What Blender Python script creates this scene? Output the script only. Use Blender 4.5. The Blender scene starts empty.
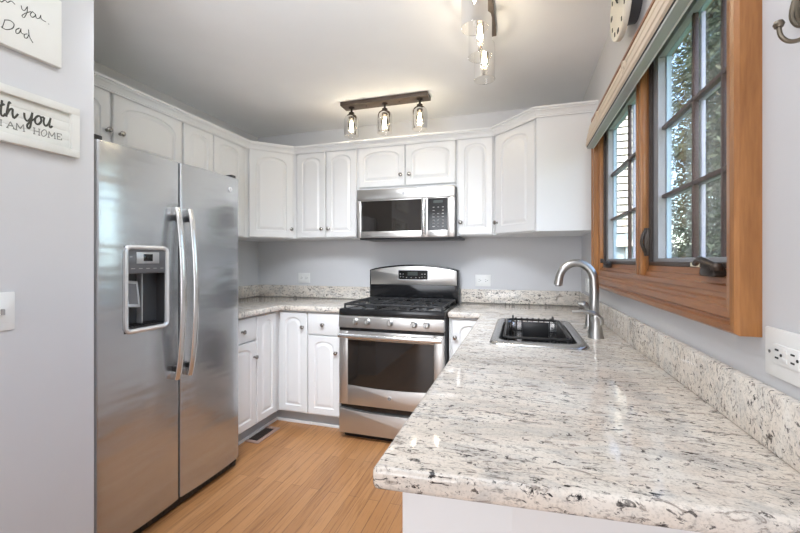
import bpy, bmesh, math, random
from mathutils import Vector, Matrix
random.seed(7)
PI = math.pi
S = bpy.context.scene
COL = S.collection
def R(d): return math.radians(d)

# ------------------------------------------------------------------ camera
cam_d = bpy.data.cameras.new('camera')
cam_d.sensor_width = 36.0
cam_d.lens = 388.06 / 800 * 36
cam_d.shift_y = -6.08 / 800
cam_d.clip_start = 0.02
cam = bpy.data.objects.new('camera', cam_d)
COL.objects.link(cam)
cam.location = (0, 0, 1.254)
cam.rotation_euler = (PI / 2, 0, 0.298)
S.camera = cam

# ------------------------------------------------------------------ colour management, sky, sun, area lights
S.view_settings.view_transform = 'Standard'
S.view_settings.look = 'None'
S.view_settings.gamma = 1.0
S.view_settings.use_curve_mapping = False
S.view_settings.exposure = 0.25
S.cycles.use_denoising = True
S.cycles.max_bounces = 10
S.cycles.diffuse_bounces = 5
S.cycles.glossy_bounces = 5
S.cycles.transparent_max_bounces = 24
S.cycles.sample_clamp_indirect = 6.0

w = bpy.data.worlds.new('sky'); S.world = w
w.use_nodes = True
wn = w.node_tree
sky = wn.nodes.new('ShaderNodeTexSky')
sky.sky_type = 'NISHITA'
sky.sun_disc = False
sky.sun_elevation = R(42)
sky.sun_rotation = R(200)
sky.air_density = 1.0
sky.dust_density = 2.5
wn.links.new(sky.outputs[0], wn.nodes['Background'].inputs['Color'])
wn.nodes['Background'].inputs['Strength'].default_value = 1.1

def light(name, kind, loc, rot, energy, color=(1, 1, 1), size=None, size_y=None, angle=None):
    d = bpy.data.lights.new(name, kind)
    d.energy = energy; d.color = color
    if kind == 'AREA':
        d.shape = 'RECTANGLE'; d.size = size; d.size_y = size_y or size
    if kind == 'SUN': d.angle = angle or 0.01
    if kind == 'POINT': d.shadow_soft_size = size or 0.02
    o = bpy.data.objects.new(name, d); COL.objects.link(o)
    o.location = loc; o.rotation_euler = rot
    return o
light('sun', 'SUN', (0, -6, 10), (R(50), 0, R(-12)), 4.2, (1, 0.95, 0.86), angle=0.009)
# added unseen fill lights, and a photographer's flash bounced off the ceiling
light('rear_fill_light', 'AREA', (-1.4, -3.30, 1.35), (R(-90), 0, PI), 74, (0.92, 0.967, 1.04), 2.6, 1.9)  # fill added behind the camera; the wall there has no window
soft = light('ceiling_soft_fill', 'AREA', (-0.85, 1.10, 2.36), (R(38), 0, R(4)), 13, (0.90, 0.967, 1.05), 1.1, 0.35)  # unseen soft panel added to brighten the lower kitchen
soft.data.spread = R(86)
light('ceiling_fill', 'AREA', (-0.45, 0.60, 2.42), (0, 0, 0), 12, (0.90, 0.967, 1.05), 1.2, 1.2)
light('dining_ceiling_fill', 'AREA', (-0.6, -1.9, 2.38), (R(30), 0, 0), 5, (0.90, 0.967, 1.05), 1.6, 1.2)  # fill added over the dining end, not a room lamp
flash = light('bounce_flash', 'SPOT', (-0.50, 0.20, 1.50), (0, 0, 0), 64, (0.90, 0.967, 1.05))
flash.rotation_euler = (Vector((-1.05, 2.15, 2.44)) - Vector((-0.50, 0.20, 1.50))).to_track_quat('-Z', 'Y').to_euler()
flash.data.spot_size = R(74); flash.data.spot_blend = 0.9; flash.data.shadow_soft_size = 0.22

# ------------------------------------------------------------------ builders
class B:
    """collects geometry for ONE mesh object"""
    def __init__(s): s.bm = bmesh.new()
    def _join(s, tmp, m=None):
        if m is not None: bmesh.ops.transform(tmp, matrix=m, verts=tmp.verts)
        bmesh.ops.recalc_face_normals(tmp, faces=tmp.faces)
        me = bpy.data.meshes.new('t'); tmp.to_mesh(me); tmp.free()
        s.bm.from_mesh(me); bpy.data.meshes.remove(me)
        return s
    def box(s, x0, x1, y0, y1, z0, z1, bev=0.0, seg=2, m=None):
        t = bmesh.new()
        bmesh.ops.create_cube(t, size=1.0)
        for v in t.verts:
            v.co = Vector((x0 + (v.co.x + .5) * (x1 - x0), y0 + (v.co.y + .5) * (y1 - y0), z0 + (v.co.z + .5) * (z1 - z0)))
        if bev > 0:
            bmesh.ops.bevel(t, geom=list(t.edges), offset=bev, segments=seg, profile=0.5, affect='EDGES')
        return s._join(t, m)
    def lathe(s, prof, c=(0, 0, 0), n=24, m=None, axis='Z'):
        """prof: list of (radius, height)"""
        t = bmesh.new(); rings = []
        for r, h in prof:
            if r < 1e-6: rings.append([t.verts.new((0, 0, h))])
            else: rings.append([t.verts.new((r * math.cos(2 * PI * i / n), r * math.sin(2 * PI * i / n), h)) for i in range(n)])
        for a, b in zip(rings, rings[1:]):
            if len(a) == 1 and len(b) == 1: continue
            for i in range(n):
                j = (i + 1) % n
                if len(a) == 1: t.faces.new((a[0], b[i], b[j]))
                elif len(b) == 1: t.faces.new((a[i], a[j], b[0]))
                else: t.faces.new((a[i], a[j], b[j], b[i]))
        if axis == '-Y': rot = Matrix.Rotation(PI / 2, 4, 'X')      # height points to -Y
        elif axis == 'X': rot = Matrix.Rotation(PI / 2, 4, 'Y')
        elif axis == '-X': rot = Matrix.Rotation(-PI / 2, 4, 'Y')
        else: rot = Matrix.Identity(4)
        mm = Matrix.Translation(c) @ rot
        return s._join(t, (m @ mm) if m is not None else mm)
    def tube(s, pts, r, n=8, closed=False, m=None, flat=None):
        """sweep; r number or list; flat=(axis vector, factor) squashes the section"""
        t = bmesh.new(); P = [Vector(p) for p in pts]; k = len(P); rings = []
        up = None
        for i, p in enumerate(P):
            if closed: d = P[(i + 1) % k] - P[i - 1]
            else: d = P[min(i + 1, k - 1)] - P[max(i - 1, 0)]
            if d.length < 1e-9: d = Vector((0, 0, 1))
            d.normalize()
            if up is None:
                up = Vector((0, 0, 1)) if abs(d.z) < .9 else Vector((1, 0, 0))
            a = up - d * up.dot(d)
            if a.length < 1e-6: a = d.orthogonal()
            a.normalize(); up = a; b = d.cross(a)
            rr = r[i] if isinstance(r, (list, tuple)) else r
            ring = []
            for q in range(n):
                o = a * math.cos(2 * PI * q / n) * rr + b * math.sin(2 * PI * q / n) * rr
                if flat:
                    fa = Vector(flat[0]).normalized(); o = o - fa * o.dot(fa) * (1 - flat[1])
                ring.append(t.verts.new(p + o))
            rings.append(ring)
        pairs = list(zip(rings, rings[1:])) + ([(rings[-1], rings[0])] if closed else [])
        for x, y in pairs:
            for q in range(n):
                t.faces.new((x[q], x[(q + 1) % n], y[(q + 1) % n], y[q]))
        if not closed:
            t.faces.new(rings[0]); t.faces.new(rings[-1])
        return s._join(t, m)
    def prism(s, poly, plane, a0, a1, bev=0.0, m=None):
        """extrude a 2D polygon; plane 'XZ' extrudes along Y, 'YZ' along X, 'XY' along Z"""
        t = bmesh.new()
        def v3(p, a):
            return {'XZ': (p[0], a, p[1]), 'YZ': (a, p[0], p[1]), 'XY': (p[0], p[1], a)}[plane]
        A = [t.verts.new(v3(p, a0)) for p in poly]; Bv = [t.verts.new(v3(p, a1)) for p in poly]
        t.faces.new(A); t.faces.new(Bv); k = len(poly)
        for i in range(k): t.faces.new((A[i], A[(i + 1) % k], Bv[(i + 1) % k], Bv[i]))
        if bev > 0:
            bmesh.ops.recalc_face_normals(t, faces=t.faces)
            bmesh.ops.bevel(t, geom=[e for e in t.edges if e.calc_face_angle(0) > .6], offset=bev, segments=2, profile=.5, affect='EDGES')
        return s._join(t, m)
    def sweep(s, prof, path, offs):
        """prof: (out, z) list; path: 2D polyline; offs: per path point outward mitre vectors"""
        t = bmesh.new(); rows = []
        for p, o in zip(path, offs):
            rows.append([t.verts.new((p[0] + o[0] * a, p[1] + o[1] * a, z)) for a, z in prof])
        for x, y in zip(rows, rows[1:]):
            for i in range(len(prof)):
                j = (i + 1) % len(prof); t.faces.new((x[i], x[j], y[j], y[i]))
        t.faces.new(rows[0]); t.faces.new(rows[-1])
        return s._join(t)
    def quad(s, *pts):
        vs = [s.bm.verts.new(p) for p in pts]; s.bm.faces.new(vs); return s
    def build(s, name, mat, parent=None, loc=None, rot=None, sharp=35):
        me = bpy.data.meshes.new(name); s.bm.to_mesh(me); s.bm.free()
        for p in me.polygons: p.use_smooth = True
        me.set_sharp_from_angle(angle=R(sharp))
        o = bpy.data.objects.new(name, me); COL.objects.link(o)
        if mat: me.materials.append(mat)
        if parent: o.parent = parent
        if loc: o.location = loc
        if rot: o.rotation_euler = rot
        return o

def tag(o, label=None, cat=None, group=None, kind=None):
    if label: o['label'] = label
    if cat: o['category'] = cat
    if group: o['group'] = group
    if kind: o['kind'] = kind
    return o
def thing(name, label, cat, loc=(0, 0, 0), rz=0.0, group=None, kind=None):
    o = bpy.data.objects.new(name, None); COL.objects.link(o)
    o.empty_display_size = 0.05
    o.location = loc; o.rotation_euler = (0, 0, rz)
    return tag(o, label, cat, group, kind)
def copy_tree(o, parent=None):
    c = o.copy(); COL.objects.link(c)
    if parent: c.parent = parent
    for ch in list(o.children): copy_tree(ch, c)
    return c
def catmull(pts, sub=6):
    P = [Vector(p) for p in pts]; out = []
    for i in range(len(P) - 1):
        p0 = P[max(i - 1, 0)]; p1 = P[i]; p2 = P[i + 1]; p3 = P[min(i + 2, len(P) - 1)]
        for k in range(sub):
            t = k / sub
            out.append(0.5 * ((2 * p1) + (p2 - p0) * t + (2 * p0 - 5 * p1 + 4 * p2 - p3) * t * t + (3 * p1 - p0 - 3 * p2 + p3) * t ** 3))
    out.append(P[-1]); return out

# ------------------------------------------------------------------ materials
def newmat(name):
    m = bpy.data.materials.new(name); m.use_nodes = True
    return m, m.node_tree, m.node_tree.nodes['Principled BSDF']
def N(nt, t, **kw):
    n = nt.nodes.new(t)
    for k, v in kw.items():
        if k.startswith('i_'): n.inputs[k[2:].replace('_', ' ')].default_value = v
        else: setattr(n, k, v)
    return n
def L(nt, a, b): nt.links.new(a, b)
def ramp(nt, fac, stops):
    r = nt.nodes.new('ShaderNodeValToRGB'); cr = r.color_ramp
    while len(cr.elements) < len(stops): cr.elements.new(0.5)
    for e, (p, c) in zip(cr.elements, stops):
        e.position = p; e.color = c if len(c) == 4 else (*c, 1)
    L(nt, fac, r.inputs[0]); return r.outputs[0]
def mixc(nt, fac, a, b, mode='MIX'):
    n = nt.nodes.new('ShaderNodeMix'); n.data_type = 'RGBA'; n.blend_type = mode
    for sock, v in ((n.inputs[0], fac), (n.inputs[6], a), (n.inputs[7], b)):
        if hasattr(v, 'is_linked'): L(nt, v, sock)
        else: sock.default_value = v if isinstance(v, (int, float)) else (v if len(v) == 4 else (*v, 1))
    return n.outputs[2]
def coords(nt, scale=(1, 1, 1), rot=(0, 0, 0)):
    tc = nt.nodes.new('ShaderNodeTexCoord'); mp = nt.nodes.new('ShaderNodeMapping')
    mp.inputs['Scale'].default_value = scale; mp.inputs['Rotation'].default_value = rot
    L(nt, tc.outputs['Object'], mp.inputs[0]); return mp.outputs[0]
def noise(nt, vec, scale, detail=4, rough=.5, dist=0):
    n = N(nt, 'ShaderNodeTexNoise'); n.inputs['Scale'].default_value = scale
    n.inputs['Detail'].default_value = detail; n.inputs['Roughness'].default_value = rough; n.inputs['Distortion'].default_value = dist
    L(nt, vec, n.inputs['Vector']); return n.outputs['Fac']
def bump(nt, bs, h, strength, dist=.002):
    b = N(nt, 'ShaderNodeBump'); b.inputs['Strength'].default_value = strength; b.inputs['Distance'].default_value = dist
    L(nt, h, b.inputs['Height']); L(nt, b.outputs[0], bs.inputs['Normal'])

def paint(name, col, rough=.5, var=.03, bumpy=0.0, scale=60, metal=0.0, spec=.5):
    m, nt, bs = newmat(name)
    v = coords(nt); f = noise(nt, v, scale * .1, 3)
    c = tuple(max(0, x * (1 - var)) for x in col); d = tuple(min(1, x * (1 + var)) for x in col)
    L(nt, ramp(nt, f, [(.3, c), (.7, d)]), bs.inputs['Base Color'])
    bs.inputs['Roughness'].default_value = rough; bs.inputs['Metallic'].default_value = metal
    bs.inputs['Specular IOR Level'].default_value = spec
    if bumpy: bump(nt, bs, noise(nt, v, scale * 4, 3), bumpy, .001)
    return m
M = {}
M['wall'] = paint('wall_paint', (.63, .63, .64), .65, .01, .06)
M['ceiling'] = paint('ceiling_paint', (.88, .88, .88), .8, .01, .05)
M['white'] = paint('cabinet_white', (.78, .78, .775), .32, .008, .0)
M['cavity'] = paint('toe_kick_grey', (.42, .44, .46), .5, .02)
M['plastic'] = paint('white_plastic', (.82, .82, .80), .35, .01)
M['dark_slot'] = paint('dark_slot', (.02, .02, .02), .5, .05)
M['black'] = paint('black_enamel', (.012, .012, .013), .16, .05)
M['black_plastic'] = paint('black_plastic', (.014, .014, .015), .35, .1)
M['iron'] = paint('cast_iron', (.02, .02, .021), .5, .1, .2)
M['charcoal'] = paint('charcoal_side', (.06, .06, .065), .45, .05)
M['bronze'] = paint('dark_bronze', (.055, .042, .034), .4, .2, 0, 60, .6)
M['barwood'] = paint('bronze_wood_plate', (.075, .052, .038), .45, .35, .1, 90)
M['nickel'] = paint('satin_nickel', (.43, .42, .40), .3, .03, 0, 60, 1.0)
M['knob'] = paint('pewter_knob', (.36, .34, .32), .25, .05, 0, 60, 1.0)
M['sinksteel'] = paint('sink_steel', (.58, .58, .58), .24, .03, 0, 60, 1.0)
M['greyplastic'] = paint('grey_plastic', (.11, .11, .115), .35, .05)
M['recess'] = paint('recess_dark_grey', (.045, .045, .047), .3, .05)
M['silverplastic'] = paint('silver_plastic', (.46, .46, .46), .35, .03, 0, 60, .5)
M['chrome'] = paint('bright_chrome', (.80, .80, .80), .18, .01, 0, 60, .55)
M['legend'] = paint('panel_legend', (.34, .33, .32), .5, .02)
M['display'] = paint('dark_display', (.004, .005, .005), .1, .1)
M['cream'] = paint('valance_cream', (.66, .55, .43), .5, .04)
M['greyrail'] = paint('grey_green_rail', (.42, .45, .43), .45, .04)
M['whiteline'] = paint('white_edge', (.8, .8, .78), .4, .01)
M['sashgrey'] = paint('sash_taupe', (.33, .33, .34), .5, .08)
M['sashout'] = paint('sash_exterior_skylit', (.36, .47, .55), .45, .05)  # blue of the skylight put into the cladding colour
M['muntin'] = paint('muntin_dark_brown', (.07, .035, .026), .4, .15)
M['muntinout'] = paint('muntin_exterior', (.62, .60, .70), .45, .03)
M['trackdark'] = paint('screen_track_brown', (.05, .035, .028), .4, .1)
M['sign'] = paint('sign_white_wash', (.74, .74, .70), .6, .05, .1, 120)
M['canvas'] = paint('plaque_white', (.80, .80, .76), .6, .01)
M['ink'] = paint('ink_dark', (.05, .05, .04), .6, .1)
M['ink_grey'] = paint('ink_grey', (.22, .22, .20), .6, .05)
M['clockface'] = paint('clock_cream', (.74, .70, .60), .5, .03)
M['pewter'] = paint('antique_pewter', (.17, .145, .11), .38, .45, .5, 120, .8)
M['ventwood'] = paint('vent_rose_brown', (.37, .245, .20), .4, .08)
M['lawn'] = paint('lawn_green', (.10, .16, .05), .9, .4, .3, 60)
M['bark'] = paint('bark_brown', (.10, .075, .055), .9, .3, .5, 60)
M['housewhite'] = paint('house_white', (.85, .83, .76), .7, .02)
M['houseblue'] = paint('house_blue_grey', (.30, .38, .42), .7, .05)
M['housedark'] = paint('house_dark_line', (.06, .07, .07), .7, .05)
M['sticker'] = paint('sash_sticker', (.72, .66, .5), .5, .05)

# stainless steels: brushed, with faint waviness in the sheet
def steel(name, col, rough, wavy, axis):
    m, nt, bs = newmat(name)
    v = coords(nt, (2, 2, 300) if axis == 'H' else (300, 300, 2))
    f = noise(nt, v, 1.0, 3)
    L(nt, ramp(nt, f, [(.25, tuple(c * .965 for c in col)), (.75, col)]), bs.inputs['Base Color'])
    bs.inputs['Metallic'].default_value = .88
    L(nt, ramp(nt, f, [(.2, (rough * .93,) * 3), (.8, (rough * 1.07,) * 3)]), bs.inputs['Roughness'])
    if wavy:
        g = noise(nt, coords(nt, (1.2, 1.2, 5.0)), 1.6, 2)
        bump(nt, bs, g, wavy, .012)
    return m
M['steel'] = steel('stainless_fridge', (.55, .565, .58), .25, .5, 'V')
M['steel_h'] = steel('stainless_appliance', (.54, .52, .495), .31, .10, 'H')
M['steel_bar'] = steel('stainless_handle', (.68, .675, .66), .2, 0, 'H')

def granite():
    m, nt, bs = newmat('granite_cream')
    tc = coords(nt)
    st = coords(nt, (1.0, 3.4, 2.2), (0, 0, R(10)))       # streaks run across the slab
    st2 = coords(nt, (1.0, 2.0, 1.5), (0, 0, R(-16)))
    base = ramp(nt, noise(nt, st, 3.0, 6, .6, .6), [(.30, (.62, .58, .52)), (.46, (.77, .695, .61)), (.66, (.84, .80, .73))])
    cloud = ramp(nt, noise(nt, st2, 8.0, 8, .68, .9), [(.50, (0, 0, 0)), (.64, (1, 1, 1))])
    c1 = mixc(nt, mixc(nt, .65, (0, 0, 0), cloud), base, (.50, .485, .46))
    grain = ramp(nt, noise(nt, tc, 200, 3, .6), [(.28, (.62, .60, .58)), (.50, (1, 1, 1))])
    c2 = mixc(nt, .7, c1, grain, 'MULTIPLY')
    # grey-brown mineral streaks, thin and broken
    s1 = ramp(nt, noise(nt, st, 17, 8, .74, 1.4), [(.548, (0, 0, 0)), (.605, (1, 1, 1))])
    c3 = mixc(nt, mixc(nt, .72, (0, 0, 0), s1), c2, (.19, .155, .13))
    # black flecks, clustered
    clus = ramp(nt, noise(nt, st2, 5.0, 3, .5), [(.42, (.02, .02, .02)), (.56, (1, 1, 1))])
    f1 = ramp(nt, noise(nt, st, 34, 7, .7, .8), [(.565, (0, 0, 0)), (.605, (1, 1, 1))])
    fl = mixc(nt, 1.0, f1, clus, 'MULTIPLY')
    c4 = mixc(nt, fl, c3, (.022, .018, .017))
    f2 = ramp(nt, noise(nt, tc, 68, 5, .62, .4), [(.605, (0, 0, 0)), (.645, (1, 1, 1))])
    c5 = mixc(nt, mixc(nt, .85, (0, 0, 0), f2), c4, (.045, .038, .036))
    L(nt, c5, bs.inputs['Base Color'])
    bs.inputs['Roughness'].default_value = .07
    bs.inputs['Specular IOR Level'].default_value = .5
    return m
M['granite'] = granite()

def oakfloor():
    m, nt, bs = newmat('oak_strip_floor')
    v = coords(nt, (1, 1, 1), (0, 0, R(90)))
    br = N(nt, 'ShaderNodeTexBrick'); L(nt, v, br.inputs['Vector'])
    br.offset = .37; br.offset_frequency = 2; br.squash = 1
    br.inputs['Scale'].default_value = 1
    br.inputs['Brick Width'].default_value = .95; br.inputs['Row Height'].default_value = .058
    br.inputs['Mortar Size'].default_value = .0013; br.inputs['Mortar Smooth'].default_value = .3
    br.inputs['Color1'].default_value = (.475, .238, .098, 1); br.inputs['Color2'].default_value = (.375, .175, .066, 1)
    br.inputs['Mortar'].default_value = (.17, .085, .04, 1); br.inputs['Bias'].default_value = -.15
    g = noise(nt, coords(nt, (46, 2.2, 1)), 1.6, 6, .65, .8)
    c = mixc(nt, .75, br.outputs['Color'], ramp(nt, g, [(.34, (.55, .48, .42)), (.50, (1, 1, 1)), (.75, (1.0, .96, .90))]), 'MULTIPLY')
    pores = ramp(nt, noise(nt, coords(nt, (150, 5, 1)), 1.4, 3, .5), [(.60, (1, 1, 1)), (.72, (.62, .55, .5))])
    c = mixc(nt, .6, c, pores, 'MULTIPLY')
    L(nt, c, bs.inputs['Base Color'])
    bs.inputs['Roughness'].default_value = .33
    bump(nt, bs, br.outputs['Fac'], -.15, .001)
    return m
M['oak'] = oakfloor()

def wood(name, c1, c2, scale, rough=.3):
    m, nt, bs = newmat(name)
    g = noise(nt, coords(nt, scale), 1.5, 6, .6, 1.2)
    c = ramp(nt, g, [(.25, c1), (.5, tuple((a + b) / 2 for a, b in zip(c1, c2))), (.75, c2)])
    fine = ramp(nt, noise(nt, coords(nt, tuple(x * 6 for x in scale)), 1.5, 3), [(.35, (.8, .76, .72)), (.6, (1, 1, 1))])
    L(nt, mixc(nt, .6, c, fine, 'MULTIPLY'), bs.inputs['Base Color'])
    bs.inputs['Roughness'].default_value = rough
    return m
M['wood_v'] = wood('casing_wood_upright', (.25, .10, .030), (.44, .195, .062), (22, 22, 2.0))
M['wood_h'] = wood('casing_wood_level', (.22, .085, .034), (.38, .165, .064), (22, 2.0, 22))

def glass(name, tint=(1, 1, 1), refl=1.0):
    m = bpy.data.materials.new(name); m.use_nodes = True; nt = m.node_tree
    nt.nodes.clear()
    out = N(nt, 'ShaderNodeOutputMaterial'); tr = N(nt, 'ShaderNodeBsdfTransparent'); gl = N(nt, 'ShaderNodeBsdfGlossy')
    tr.inputs[0].default_value = (*tint, 1); gl.inputs['Roughness'].default_value = .02
    fr = N(nt, 'ShaderNodeFresnel'); fr.inputs[0].default_value = 1.45
    mu = N(nt, 'ShaderNodeMath', operation='MULTIPLY'); mu.inputs[1].default_value = refl
    L(nt, fr.outputs[0], mu.inputs[0])
    mx = N(nt, 'ShaderNodeMixShader'); L(nt, mu.outputs[0], mx.inputs[0])
    L(nt, tr.outputs[0], mx.inputs[1]); L(nt, gl.outputs[0], mx.inputs[2]); L(nt, mx.outputs[0], out.inputs[0])
    return m
M['glass'] = glass('window_glass', (.97, .985, .98), .35)
M['jar'] = glass('jar_glass', (.96, .94, .90), 2.0)
M['bulbglass'] = glass('bulb_glass', (.97, .88, .72), 1.0)
def screenmesh():
    m = bpy.data.materials.new('insect_screen'); m.use_nodes = True; nt = m.node_tree
    nt.nodes.clear()
    out = N(nt, 'ShaderNodeOutputMaterial'); tr = N(nt, 'ShaderNodeBsdfTransparent'); df = N(nt, 'ShaderNodeBsdfDiffuse')
    df.inputs[0].default_value = (.30, .30, .31, 1)
    ck = N(nt, 'ShaderNodeTexNoise'); ck.inputs['Scale'].default_value = 160; L(nt, coords(nt), ck.inputs['Vector'])
    mx = N(nt, 'ShaderNodeMixShader')
    L(nt, ramp(nt, ck.outputs['Fac'], [(.3, (.07,) * 3), (.7, (.13,) * 3)]), mx.inputs[0])
    L(nt, tr.outputs[0], mx.inputs[1]); L(nt, df.outputs[0], mx.inputs[2]); L(nt, mx.outputs[0], out.inputs[0])
    return m
M['screen'] = screenmesh()
def emit(name, col, st):
    m, nt, bs = newmat(name)
    bs.inputs['Base Color'].default_value = (*col, 1)
    bs.inputs['Emission Color'].default_value = (*col, 1); bs.inputs['Emission Strength'].default_value = st
    return m
M['filament'] = emit('glowing_filament', (1.0, .90, .74), 32)
M['lcd'] = emit('lcd_digits', (.03, .04, .035), .05)
def ovenglass():
    m, nt, bs = newmat('dark_oven_glass')
    v = coords(nt, (1, 1, 1)); f = noise(nt, v, 3, 2)
    L(nt, ramp(nt, f, [(.3, (.012, .010, .009)), (.7, (.020, .016, .013))]), bs.inputs['Base Color'])
    bs.inputs['Roughness'].default_value = .05; bs.inputs['Specular IOR Level'].default_value = .75
    return m
M['darkglass'] = ovenglass()
def foliage(name, a, b):
    m, nt, bs = newmat(name)
    f = noise(nt, coords(nt), 3.0, 4)
    L(nt, ramp(nt, f, [(.3, a), (.7, b)]), bs.inputs['Base Color'])
    bs.inputs['Roughness'].default_value = .6
    return m
M['leaf_dark'] = foliage('leaf_dark', (.012, .022, .010), (.035, .05, .022))
M['leaf_mid'] = foliage('leaf_mid', (.025, .04, .014), (.07, .09, .035))

# ------------------------------------------------------------------ dimensions
XL, XR, YB, ZC = -2.412, 0.447, 3.185, 2.44
UB, UT = 1.436, 2.15            # upper cabinets
FY = 2.85                       # upper cabinet door face on the back wall
FX = -2.06                      # upper cabinet door face on the left wall

# ------------------------------------------------------------------ setting
def struct(b, name, mat, parent=None):
    o = b.build(name, mat, parent)
    if parent is None: o['kind'] = 'structure'
    return o
struct(B().box(-4.6, XR + .12, -3.6, YB + .12, -.12, 0), 'floor', M['oak'])
struct(B().box(-4.6, XR + .12, -3.6, YB + .12, ZC, ZC + .12), 'ceiling', M['ceiling'])
struct(B().box(XL - .12, XR + .12, YB, YB + .12, 0, ZC), 'wall_back', M['wall'])
struct(B().box(XL - .12, XL, 1.03, YB, 0, ZC), 'wall_left', M['wall'])
struct(B().box(XL - .12, -1.49, -.9, 1.03, 0, ZC), 'wall_partition', M['wall'])
struct(B().box(-4.6, -4.5, -3.6, -.9, 0, ZC), 'wall_dining', M['wall'])
struct(B().box(-4.6, XL - .12, -.9, -.8, 0, ZC), 'wall_side', M['wall'])
struct(B().box(-4.6, XR + .12, -3.6, -3.5, 0, ZC), 'wall_front', M['wall'])
# right wall with the kitchen window opening
OY0, OY1, OZ0, OZ1 = .992, 2.438, 1.188, 2.03
b = B(); b.box(XR, XR + .055, -3.6, OY0, 0, ZC).box(XR, XR + .055, OY1, YB + .12, 0, ZC)
b.box(XR, XR + .055, OY0, OY1, 0, OZ0).box(XR, XR + .055, OY0, OY1, OZ1, ZC)
struct(b, 'wall_right', M['wall'])

# ------------------------------------------------------------------ kitchen window
# moulded oak casing: profile swept round the four sides
def casing_piece(p0, p1, inward, name, mat):
    """straight mitred casing piece on the right wall between outer corners p0,p1 (y,z); inward = unit (y,z) to the opening"""
    W = .078
    prof = [(0, 0), (0, .036), (.005, .043), (.018, .044), (.022, .035), (.027, .034), (.031, .039), (.050, .036), (.054, .027), (.062, .026), (.066, .018), (W, .014), (W, 0)]
    d = Vector((p1[0] - p0[0], p1[1] - p0[1])).normalized()
    t = bmesh.new(); rows = []
    for base, sgn in ((p0, 1), (p1, -1)):
        rows.append([t.verts.new((XR - h, base[0] + inward[0] * a + d[0] * a * sgn, base[1] + inward[1] * a + d[1] * a * sgn)) for a, h in prof])
    k = len(prof)
    for i in range(k):
        j = (i + 1) % k; t.faces.new((rows[0][i], rows[0][j], rows[1][j], rows[1][i]))
    t.faces.new(rows[0]); t.faces.new(rows[1])
    bb = B(); bb._join(t)
    return bb.build(name, mat, cas)
CY0, CY1, CZ0, CZ1 = .918, 2.513, 1.106, 2.085
cas = thing('trim_1', None, None, (0, 0, 0), kind='structure')
casing_piece((CY0, CZ0), (CY0, CZ1), (1, 0), 'casing_side', M['wood_v'])
casing_piece((CY1, CZ0), (CY1, CZ1), (-1, 0), 'casing_side', M['wood_v'])
casing_piece((CY0, CZ0), (CY1, CZ0), (0, 1), 'casing_bottom', M['wood_h'])
casing_piece((CY0, CZ1), (CY1, CZ1), (0, -1), 'casing_head', M['wood_h'])
b = B()
b.box(XR - .012, XR + .05, OY0, OY0 + .012, OZ0, OZ1); b.box(XR - .012, XR + .05, OY1 - .012, OY1, OZ0, OZ1, .002)
b.build('jamb', M['wood_v'], cas)
b = B(); b.prism([(XR - .018, OZ0 - .004), (XR + .10, OZ0 - .004), (XR + .10, OZ0 + .048), (XR + .006, OZ0 + .047), (XR + .004, OZ0 + .030), (XR - .004, OZ0 + .027), (XR - .006, OZ0 + .014), (XR - .018, OZ0 + .010)], 'XZ', OY0 + .012, OY1 - .012)
b.build('window_sill', M['wood_h'], cas)
B().box(XR - .012, XR + .10, OY0, OY1, OZ1 - .012, OZ1).build('head_jamb', M['wood_h'], cas)
MY0, MY1 = 1.620, 1.684
b = B(); b.box(XR - .010, XR + .045, MY0 + .008, MY1 - .008, OZ0 + .012, OZ1 - .012, .002)
b.box(XR - .022, XR + .0, MY0, MY0 + .016, OZ0 + .012, OZ1 - .012, .004).box(XR - .022, XR, MY1 - .020, MY1, OZ0 + .012, OZ1 - .012, .004).box(XR - .018, XR, MY0 + .02, MY1 - .024, OZ0 + .012, OZ1 - .012, .004)
b.build('mullion', M['wood_v'], cas)
B().box(XR + .045, XR + .058, MY0 + .012, MY1 - .012, OZ0, OZ1).build('mullion_cladding', M['sashout'], cas)

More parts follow.
